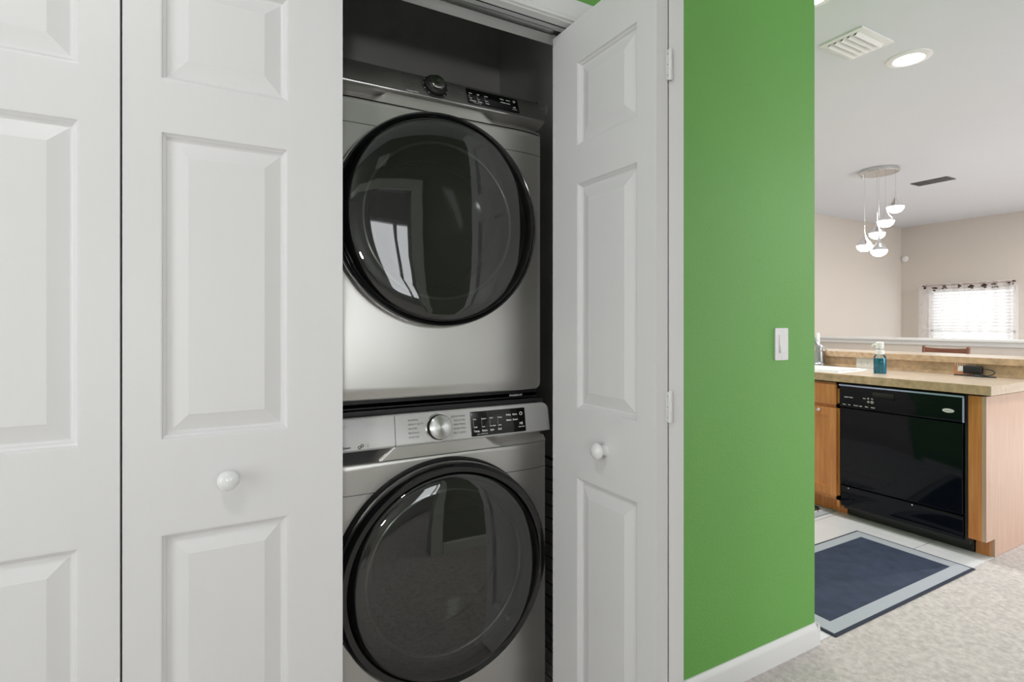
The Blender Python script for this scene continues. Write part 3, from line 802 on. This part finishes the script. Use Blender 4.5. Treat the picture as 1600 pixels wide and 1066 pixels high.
for (x, z, r_) in ((0.175, 0.070, 0.005), (0.197, 0.070, 0.005), (0.197, 0.050, 0.008), (0.176, 0.050, 0.006)):
    lathe('button_ring', [(r_ * 0.6, 0), (r_ * 0.6, -0.0006), (r_, -0.0006), (r_, 0)], M_INKW, dw, (x, -0.0222, cpz0 + z), axis='Y', seg=16)
lg = lathe('logo_badge', [(0.0, -0.002), (0.024, -0.002), (0.026, 0)], M_PLATE, dw, (0.578, -0.022, cpz0 + 0.055), axis='Y', seg=32); lg.scale = (1.05, 1, 0.42)
text('Whirlpool', 0.0085, M_INK, dw, (0.578, -0.0245, cpz0 + 0.052), align='CENTER')
dpn = plate('door_panel', 0.004, DW - 0.016, 0.212, cpz0 - 0.006, 0.005, 0.04, 0.004, M_DWB, dw, (0, -0.014, 0))
lpn = plate('lower_panel', 0.004, DW - 0.016, 0.075, 0.204, 0.005, 0.04, 0.004, M_DWB, dw, (0, -0.006, 0))
box('side_frame', DW - 0.010, DW, -0.004, 0.03, 0.08, 0.845, M_RUBBER, dw)
box('kick_plate', 0.004, DW - 0.004, 0.085, 0.10, 0.0, 0.075, M_RUBBER, dw)
for x in (0.05, 0.40): lathe('screw', [(0.0, -0.0016), (0.003, -0.001), (0.004, 0)], M_CHROME, dw, (x, -0.006, 0.193), axis='Y', seg=10)

# sink base cabinet
CY0, CY1 = 1.968, 2.86
cb = empty('sink_base_cabinet', (KX, CY1, FL), (0, 0, R(-90))); tag(cb, 'maple base cabinet left of the black dishwasher', 'cabinet')
CW = CY1 - CY0
boxes('carcass', [(0, CW, 0.02, 0.58, 0.10, 0.118), (0, 0.018, 0.02, 0.58, 0.10, 0.845), (CW - 0.018, CW, 0.02, 0.58, 0.10, 0.845)], M_WOOD, cb)
boxes('face_frame', [(0, 0.035, 0, 0.02, 0.10, 0.845), (CW - 0.022, CW, 0, 0.02, 0.10, 0.845), (0, CW, 0, 0.02, 0.10, 0.13), (0, CW, 0, 0.02, 0.810, 0.845), (0, CW, 0, 0.02, 0.685, 0.715), (CW / 2 - 0.03, CW / 2 + 0.03, 0, 0.02, 0.13, 0.81)], M_WOOD, cb)
boxes('toe_kick', [(0, CW, 0.085, 0.10, 0, 0.10), (CW - 0.018, CW, 0.0, 0.09, 0.06, 0.10)], M_WOOD, cb)
for side in (0, 1):
    xa, xb = (0.018, CW / 2 - 0.012) if side == 0 else (CW / 2 + 0.012, CW - 0.012)
    df = plate('drawer_front', xa, xb, 0.706, 0.836, 0.008, 0.018, 0.004, M_WOOD, cb, (0, -0.019, 0))
    dr = empty('cabinet_door', (0, 0, 0), parent=cb)
    za, zb = 0.125, 0.686; s = 0.055
    boxes('door_frame', [(xa, xa + s, -0.019, -0.001, za, zb), (xb - s, xb, -0.019, -0.001, za, zb), (xa + s, xb - s, -0.019, -0.001, za, za + s), (xa + s, xb - s, -0.019, -0.001, zb - s, zb)], M_WOOD, dr)
    box('door_field', xa + s - 0.002, xb - s + 0.002, -0.011, -0.003, za + s - 0.002, zb - s + 0.002, M_WOOD, dr)
    kx = xa + 0.06 if side == 1 else xb - 0.06
    kx = (xb - 0.105) if side == 1 else kx
    lathe('knob', [(0.0, -0.024), (0.009, -0.023), (0.012, -0.018), (0.009, -0.012), (0.005, -0.008), (0.006, 0)], M_NICKEL, dr, (kx, -0.019, zb - 0.022), axis='Y', seg=18)

# sink and faucet
sk2 = empty('kitchen_sink', (SX0, SY0, KT)); tag(sk2, 'white sink basin set into the countertop', 'sink')
sw, sl = SX1 - SX0, SY1 - SY0
def ring(x0, x1, y0, y1, z): return [(x0, y0, z), (x1, y0, z), (x1, y1, z), (x0, y1, z)]
loops_mesh('basin', [ring(-0.022, sw + 0.022, -0.022, sl + 0.022, 0.0005), ring(-0.018, sw + 0.018, -0.018, sl + 0.018, 0.008), ring(0.008, sw - 0.008, 0.008, sl - 0.008, 0.008), ring(0.014, sw - 0.014, 0.014, sl - 0.014, 0.0), ring(0.03, sw - 0.03, 0.03, sl - 0.03, -0.17)],
           M_PORC, sk2, cap1=True, auto=50)
lathe('drain', [(0.0, 0.0), (0.03, 0.001), (0.04, 0.004)], M_CHROME, sk2, (sw / 2, sl / 2, -0.1695), seg=20)
fc = empty('faucet', (3.992, 2.425, KT + 0.0085)); tag(fc, 'brushed nickel faucet at the sink beside end of green wall', 'faucet')
lathe('base_flange', [(0.046, 0), (0.046, 0.010), (0.041, 0.016), (0.038, 0.03), (0.030, 0.085), (0.028, 0.10)], M_FAUCET, fc, seg=24)
lathe('body', [(0.024, 0.09), (0.026, 0.11), (0.026, 0.135), (0.018, 0.150), (0.0, 0.152)], M_FAUCET, fc, seg=24)
tube('spout', smooth_path([(0, 0, 0.11), (-0.01, 0.03, 0.18), (-0.04, 0.09, 0.225), (-0.09, 0.15, 0.225), (-0.14, 0.20, 0.19), (-0.15, 0.215, 0.15)]), 0.014, M_FAUCET, fc)
tube('lever', [(0.0, 0.0, 0.148), (0.005, -0.035, 0.125), (0.005, -0.055, 0.112)], 0.008, M_CHROME, fc)
tube('spray_wand', [(0.01, 0.012, 0.15), (0.012, 0.014, 0.24)], 0.012, M_PORC, fc)

# soap dispenser
sp = empty('soap_dispenser', (3.70, 1.853, KT)); tag(sp, 'foaming hand soap bottle with blue liquid and white pump on countertop', 'soap bottle')
def ovalloops(prof, sx, sy, n=28): return [[(max(r, .0003) * sx * math.cos(2 * math.pi * i / n), max(r, .0003) * sy * math.sin(2 * math.pi * i / n), z) for i in range(n)] for r, z in prof]
loops_mesh('liquid', ovalloops([(0.0, 0.003), (0.030, 0.003), (0.0325, 0.007), (0.0325, 0.098), (0.0, 0.098)], 0.9, 1.05), M_SOAP, sp, auto=50)
loops_mesh('bottle', ovalloops([(0.0, 0.001), (0.031, 0.001), (0.034, 0.006), (0.034, 0.098), (0.031, 0.112), (0.024, 0.122), (0.022, 0.128)], 0.9, 1.05), M_PET, sp, auto=50)
lathe('collar', [(0.022, 0.122), (0.024, 0.124), (0.024, 0.146), (0.020, 0.150)], M_PLATE, sp, seg=24)
lathe('pump_head', [(0.012, 0.148), (0.012, 0.158), (0.021, 0.160), (0.022, 0.196), (0.018, 0.202), (0.0, 0.203)], M_PLATE, sp, seg=24)
tube('nozzle', [(0, 0.012, 0.186), (0, 0.038, 0.182), (0, 0.045, 0.170)], 0.0065, M_PLATE, sp)
tube('dip_tube', [(0, 0, 0.02), (0, 0.004, 0.12)], 0.003, M_PLATE, sp)

# outlets on the backsplash (turned sideways)


def outlet(y, z, m, label, stripes):
    t = empty('wall_outlet', (BX - 0.012, y, z), (0, 0, R(-90))); tag(t, label, 'outlet', 'outlets on the backsplash')
    plate('outlet_plate', -0.058, 0.058, -0.036, 0.036, 0.004, 0.005, 0.002, m, t, (0, -0.005, 0))
    for s_ in (-0.022, 0.022):
        plate('receptacle', s_ - 0.015, s_ + 0.015, -0.017, 0.017, 0.005, 0.002, 0.0006, M_PLATE if not stripes else M_PLATE, t, (0, -0.0065, 0))
        for q in (-0.006, 0.006): box('slot', s_ - 0.006, s_ + 0.003, -0.0070, -0.0062, q - 0.0012, q + 0.0012, M_INK, t)
    if stripes:
        for i in range(9):
            x = -0.050 + i * 0.0125
            box('stripe', x - 0.0022, x + 0.0022, -0.0056, -0.0045, 0.018, 0.034, M_PLATE, t)
    return t


outlet(2.13, -0.281, M_PLATE, 'white outlet plate on backsplash beside the soap bottle', False)
outlet(1.545, -0.279, M_COPPER, 'copper coloured striped outlet plate behind the black power adapter', True)
pa = empty('power_adapter', (BX - 0.045, 1.515, -0.279), (0, 0, R(-90))); tag(pa, 'black power adapter plugged into the copper outlet plate', 'power adapter')
plate('adapter_body', -0.030, 0.062, -0.026, 0.022, 0.006, 0.026, 0.006, M_CORD, pa, (0, -0.004, 0))
box('plug_face', -0.052, -0.028, 0.006, 0.026, -0.014, 0.016, M_PLATE, pa, bev=0.002)
tube('cord', smooth_path([(0.060, 0.008, 0.006), (0.10, 0.0, 0.004), (0.128, -0.01, -0.008), (0.118, -0.02, -0.024), (0.08, -0.03, -0.034), (0.03, -0.035, -0.0355), (0.0, -0.02, -0.0355), (0.03, -0.005, -0.0355), (0.10, -0.03, -0.0355), (0.145, -0.045, -0.0355), (0.08, -0.06, -0.0355), (-0.02, -0.045, -0.0355), (-0.06, -0.04, -0.0355)]), 0.003, M_CORD, pa, seg=8)
lathe('cord_coil', [(0.020, -0.0385), (0.028, -0.0385), (0.031, -0.033), (0.028, -0.027), (0.020, -0.027), (0.017, -0.033), (0.020, -0.0385)], M_CORD, pa, (0.065, -0.03, 0), seg=24)

# ------------------------------------------------------------------ rugs
rg = empty('area_rug', (2.70, 1.50, FL)); tag(rg, 'navy kitchen rug with a pale grey border on tile floor', 'rug')
rx0, rx1, ry0, ry1 = 2.105 - 2.70, 3.295 - 2.70, 1.212 - 1.50, 1.775 - 1.50
box('rug_edge', rx0, rx1, ry0, ry1, 0.001, 0.006, M_EDGE, rg, bev=0.002)
box('rug_border', rx0 + 0.014, rx1 - 0.014, ry0 + 0.014, ry1 - 0.012, 0.002, 0.0068, M_RUGB, rg)
box('rug_field', rx0 + 0.085, rx1 - 0.085, ry0 + 0.072, ry1 - 0.068, 0.003, 0.0075, M_NAVY, rg)
mt = empty('sink_mat', (3.30, 2.40, FL)); tag(mt, 'grey mat with black leaf print in front of sink cabinet', 'mat')
box('mat_border', -0.25, 0.235, -0.375, 0.40, 0.0005, 0.006, M_RUGB, mt, bev=0.002)
box('mat_field', -0.21, 0.195, -0.330, 0.36, 0.002, 0.0068, M_LEAF, mt)

# ------------------------------------------------------------------ beyond the bar
pw = empty('wall_half_dining', (6.4, 1.0, FL)); struct(tag(pw, 'low beige half wall with white cap beyond the bar', 'wall'))
hp_ = -0.150 - FL
box('half_wall_body', 0, 0.12, 0, Y1 - 1.0, 0, hp_ - 0.03, M_BEIGE, pw)
extrude_b = loops_mesh('half_wall_cap', [[(x, y, z) for x, z in ((-0.045, hp_), (-0.048, hp_ - 0.008), (-0.048, hp_ - 0.022), (-0.028, hp_ - 0.028), (-0.016, hp_ - 0.045), (-0.014, hp_ - 0.068), (0, hp_ - 0.071), (0.12, hp_ - 0.071), (0.165, hp_ - 0.02), (0.165, hp_))] for y in (-0.0, Y1 - 1.0)], M_TRIM, pw, cap0=True, cap1=True, auto=20)

bs = empty('bar_stool', (4.99, 2.11, FL), (0, 0, R(90))); tag(bs, 'dark red wooden bar stool behind bar, only its curved top rail showing', 'stool')
def arc_rail(name, z0, z1, hw, dep, y0, thick):
    n = 14; A = []; loops = []
    for i in range(n + 1):
        u = -1 + 2 * i / n; x = u * hw; y = y0 - dep * (1 - u * u); zt_ = z1 - 0.006 * (1 - u * u) * 0 + 0.008 * abs(u) ** 3
        loops.append([(x, y, z0), (x, y + thick, z0), (x, y + thick, zt_), (x, y, zt_)])
    return loops_mesh(name, loops, M_STOOL, bs, cap0=True, cap1=True, auto=40)
seat = loops_mesh('seat', [[(x, y, z) for x, y in rrect(-0.20, 0.20, -0.19, 0.19, 0.06)] for z in (0.70, 0.715, 0.735, 0.745)], M_STOOL, bs, cap0=True, cap1=True)
for sx in (-1, 1):
    tube('leg', [(sx * 0.19, 0.19, 0.0), (sx * 0.16, 0.16, 0.705)], 0.018, M_STOOL, bs)
    tube('leg', [(sx * 0.19, -0.19, 0.0), (sx * 0.16, -0.16, 0.705)], 0.018, M_STOOL, bs)
    tube('back_post', [(sx * 0.150, -0.165, 0.73), (sx * 0.152, -0.205, 1.015)], 0.013, M_STOOL, bs)
    lathe('post_finial', [(0.0, 0.020), (0.011, 0.016), (0.014, 0.006), (0.012, -0.008), (0.009, -0.012)], M_STOOL, bs, (sx * 0.152, -0.206, 1.020), seg=16)
arc_rail('top_rail', 0.985, 1.019, 0.148, 0.025, -0.218, 0.022)
arc_rail('lower_rail', 0.90, 0.94, 0.165, 0.022, -0.205, 0.018)
for z in (0.25, 0.40):
    tube('stretcher', [(-0.18, 0.178, z), (0.18, 0.178, z)], 0.010, M_STOOL, bs); tube('stretcher', [(-0.18, -0.178, z), (0.18, -0.178, z)], 0.010, M_STOOL, bs)

# dining window, blind, rod, curtain
w3 = empty('window_3', (X1, 3.47, WZ0), (0, 0, R(90))); struct(tag(w3, 'bright dining window behind blind and sheer curtain', 'window'))
wh = WZ1 - WZ0; wd2 = (WXo1 - WXo0) / 2
boxes('window_frame', [(-wd2, -wd2 + 0.04, -0.10, -0.04, 0, wh), (wd2 - 0.04, wd2, -0.10, -0.04, 0, wh), (-wd2, wd2, -0.10, -0.04, 0, 0.04), (-wd2, wd2, -0.10, -0.04, wh - 0.04, wh), (-wd2, wd2, -0.10, -0.04, wh / 2 - 0.02, wh / 2 + 0.02)], M_TRIM, w3)
box('pane', -wd2 + 0.04, wd2 - 0.04, -0.075, -0.070, 0.04, wh - 0.04, M_SKY, w3)
bl = empty('window_blind', (X1 - 0.012, 3.47, WZ0), (0, 0, R(90))); tag(bl, 'white horizontal slat blind in the dining window', 'blind')
box('head_rail', -wd2 + 0.01, wd2 - 0.01, -0.012, 0.030, wh - 0.045, wh - 0.005, M_TRIM, bl)
for i in range(26):
    box('slat', -wd2 + 0.012, wd2 - 0.012, -0.020, 0.020, -0.0015, 0.0015, M_TRIM, bl, loc=(0, 0.006, 0.02 + i * 0.0445), rot=(R(28), 0, 0))
rd = empty('curtain_rod', (X1 - 0.10, 3.47, 0.555), (0, 0, R(90))); tag(rd, 'dark thin curtain rod above the dining window', 'curtain rod')
tube('rod', [(-0.535, 0, 0), (0.535, 0, 0)], 0.010, M_STOOL, rd)
for s_ in (-1, 1):
    tube('bracket', [(s_ * 0.50, 0, 0), (s_ * 0.50, -0.095, 0)], 0.006, M_STOOL, rd)


def curtain(name, y0, y1, folds, ph, label):
    t = empty(name, (X1 - 0.128, (y0 + y1) / 2, 0.575)); tag(t, label, 'curtain', 'sheer curtains at the dining window')
    n, k = 90, 24; bm = bmesh.new(); rows = []
    for j in range(k + 1):
        z = -1.45 * j / k; row = []
        for i in range(n + 1):
            u = i / n; y = (u - 0.5) * (y1 - y0)
            amp = 0.022 * (0.6 + 0.4 * j / k)
            x = amp * math.sin(u * folds * 2 * math.pi + ph + 0.3 * math.sin(j * 0.4)) + 0.006 * math.sin(u * 31 + j * 0.2)
            row.append(bm.verts.new((x - 0.012, y, z)))
        rows.append(row)
    for a, b in zip(rows, rows[1:]):
        for i in range(n): bm.faces.new((a[i], a[i + 1], b[i + 1], b[i]))
    from_bm('cloth', bm, M_CURTAIN, t, smooth=True)
    # dark leafy print band along the heading, one printed motif per fold
    m_ = MATS.get('brown print') or mat('brown print', (0.09, 0.055, 0.045), 0.9)
    for q in range(folds):
        yc = (q + 0.5 + random.uniform(-.15, .15)) / folds * (y1 - y0) - (y1 - y0) / 2; ww = random.uniform(0.015, 0.055); zo = random.uniform(-0.02, 0.02)
        for (dy, zc, a_, b_) in [(random.uniform(-ww, ww), random.uniform(-0.08, -0.03) + zo, random.uniform(0.006, 0.024), random.uniform(0.005, 0.014)) for _ in range(6)]:
            bm = bmesh.new()
            vs = [bm.verts.new((-0.040, yc + dy + a_ * math.cos(2 * math.pi * i / 10), zc + b_ * math.sin(2 * math.pi * i / 10))) for i in range(10)]
            bm.faces.new(vs); from_bm('leaf_print', bm, m_, t)
    return t


curtain('sheer_curtain', 3.475, 4.04, 4, 0.6, 'white sheer leaf print curtain nearer the room corner')
curtain('sheer_curtain', 2.91, 3.475, 4, 2.0, 'white sheer leaf print curtain farther from the room corner')

# ------------------------------------------------------------------ behind the camera: stairs and wall box mirrored in the door glass
stp = empty('staircase', (-0.42, -2.45, FL)); tag(stp, 'grey carpeted stairs rising behind the opening opposite the closet', 'stairs')
for i in range(4):
    box('step', -0.26 * (i + 1), -0.26 * i, 0.0, 0.95, 0.0, 0.185 * (i + 1), M_STAIR, stp, bev=0.012)
box('stringer', -1.04, 0.02, 0.95, 0.97, 0, 0.20, M_TRIM, stp)
ch = empty('door_chime', (0.62, OY, 1.10)); tag(ch, 'white box chime on the hall wall opposite the closet', 'chime')
plate('chime_cover', -0.08, 0.08, -0.07, 0.07, 0.008, 0.05, 0.006, M_PLATE, ch, (0, 0.05, 0), (0, 0, R(180)))
box('chime_base', -0.085, 0.085, 0.0, 0.008, -0.075, 0.075, M_PLATE, ch)

# invented globe lamp, out of view: stands in for a camera flash onto the closet
fl = empty('added_fill_lamp', (-0.35, -1.25, FL)); tag(fl, 'added unseen globe lamp throwing frontal light onto the closet', 'added lamp')
lathe('lamp_base', [(0.0, 0.022), (0.03, 0.022), (0.12, 0.014), (0.13, 0.006), (0.13, 0.0)], M_NICKEL, fl, seg=40, cap1=True)
lathe('pole', [(0.009, 0.015), (0.009, 0.99)], M_NICKEL, fl, seg=14)
lathe('socket', [(0.012, 0.97), (0.030, 0.985), (0.034, 1.010), (0.034, 1.020)], M_NICKEL, fl, seg=24)
lathe('globe', [(0.0, 1.18)] + [(0.085 * math.sin(R(a)), 1.10 + 0.085 * math.cos(R(a))) for a in range(12, 169, 12)] + [(0.03, 1.02)], mat('added fill globe', (1, 1, 1), 0.4, emit=(1.0, 0.99, 0.97), estr=100), fl, seg=32, auto=80)
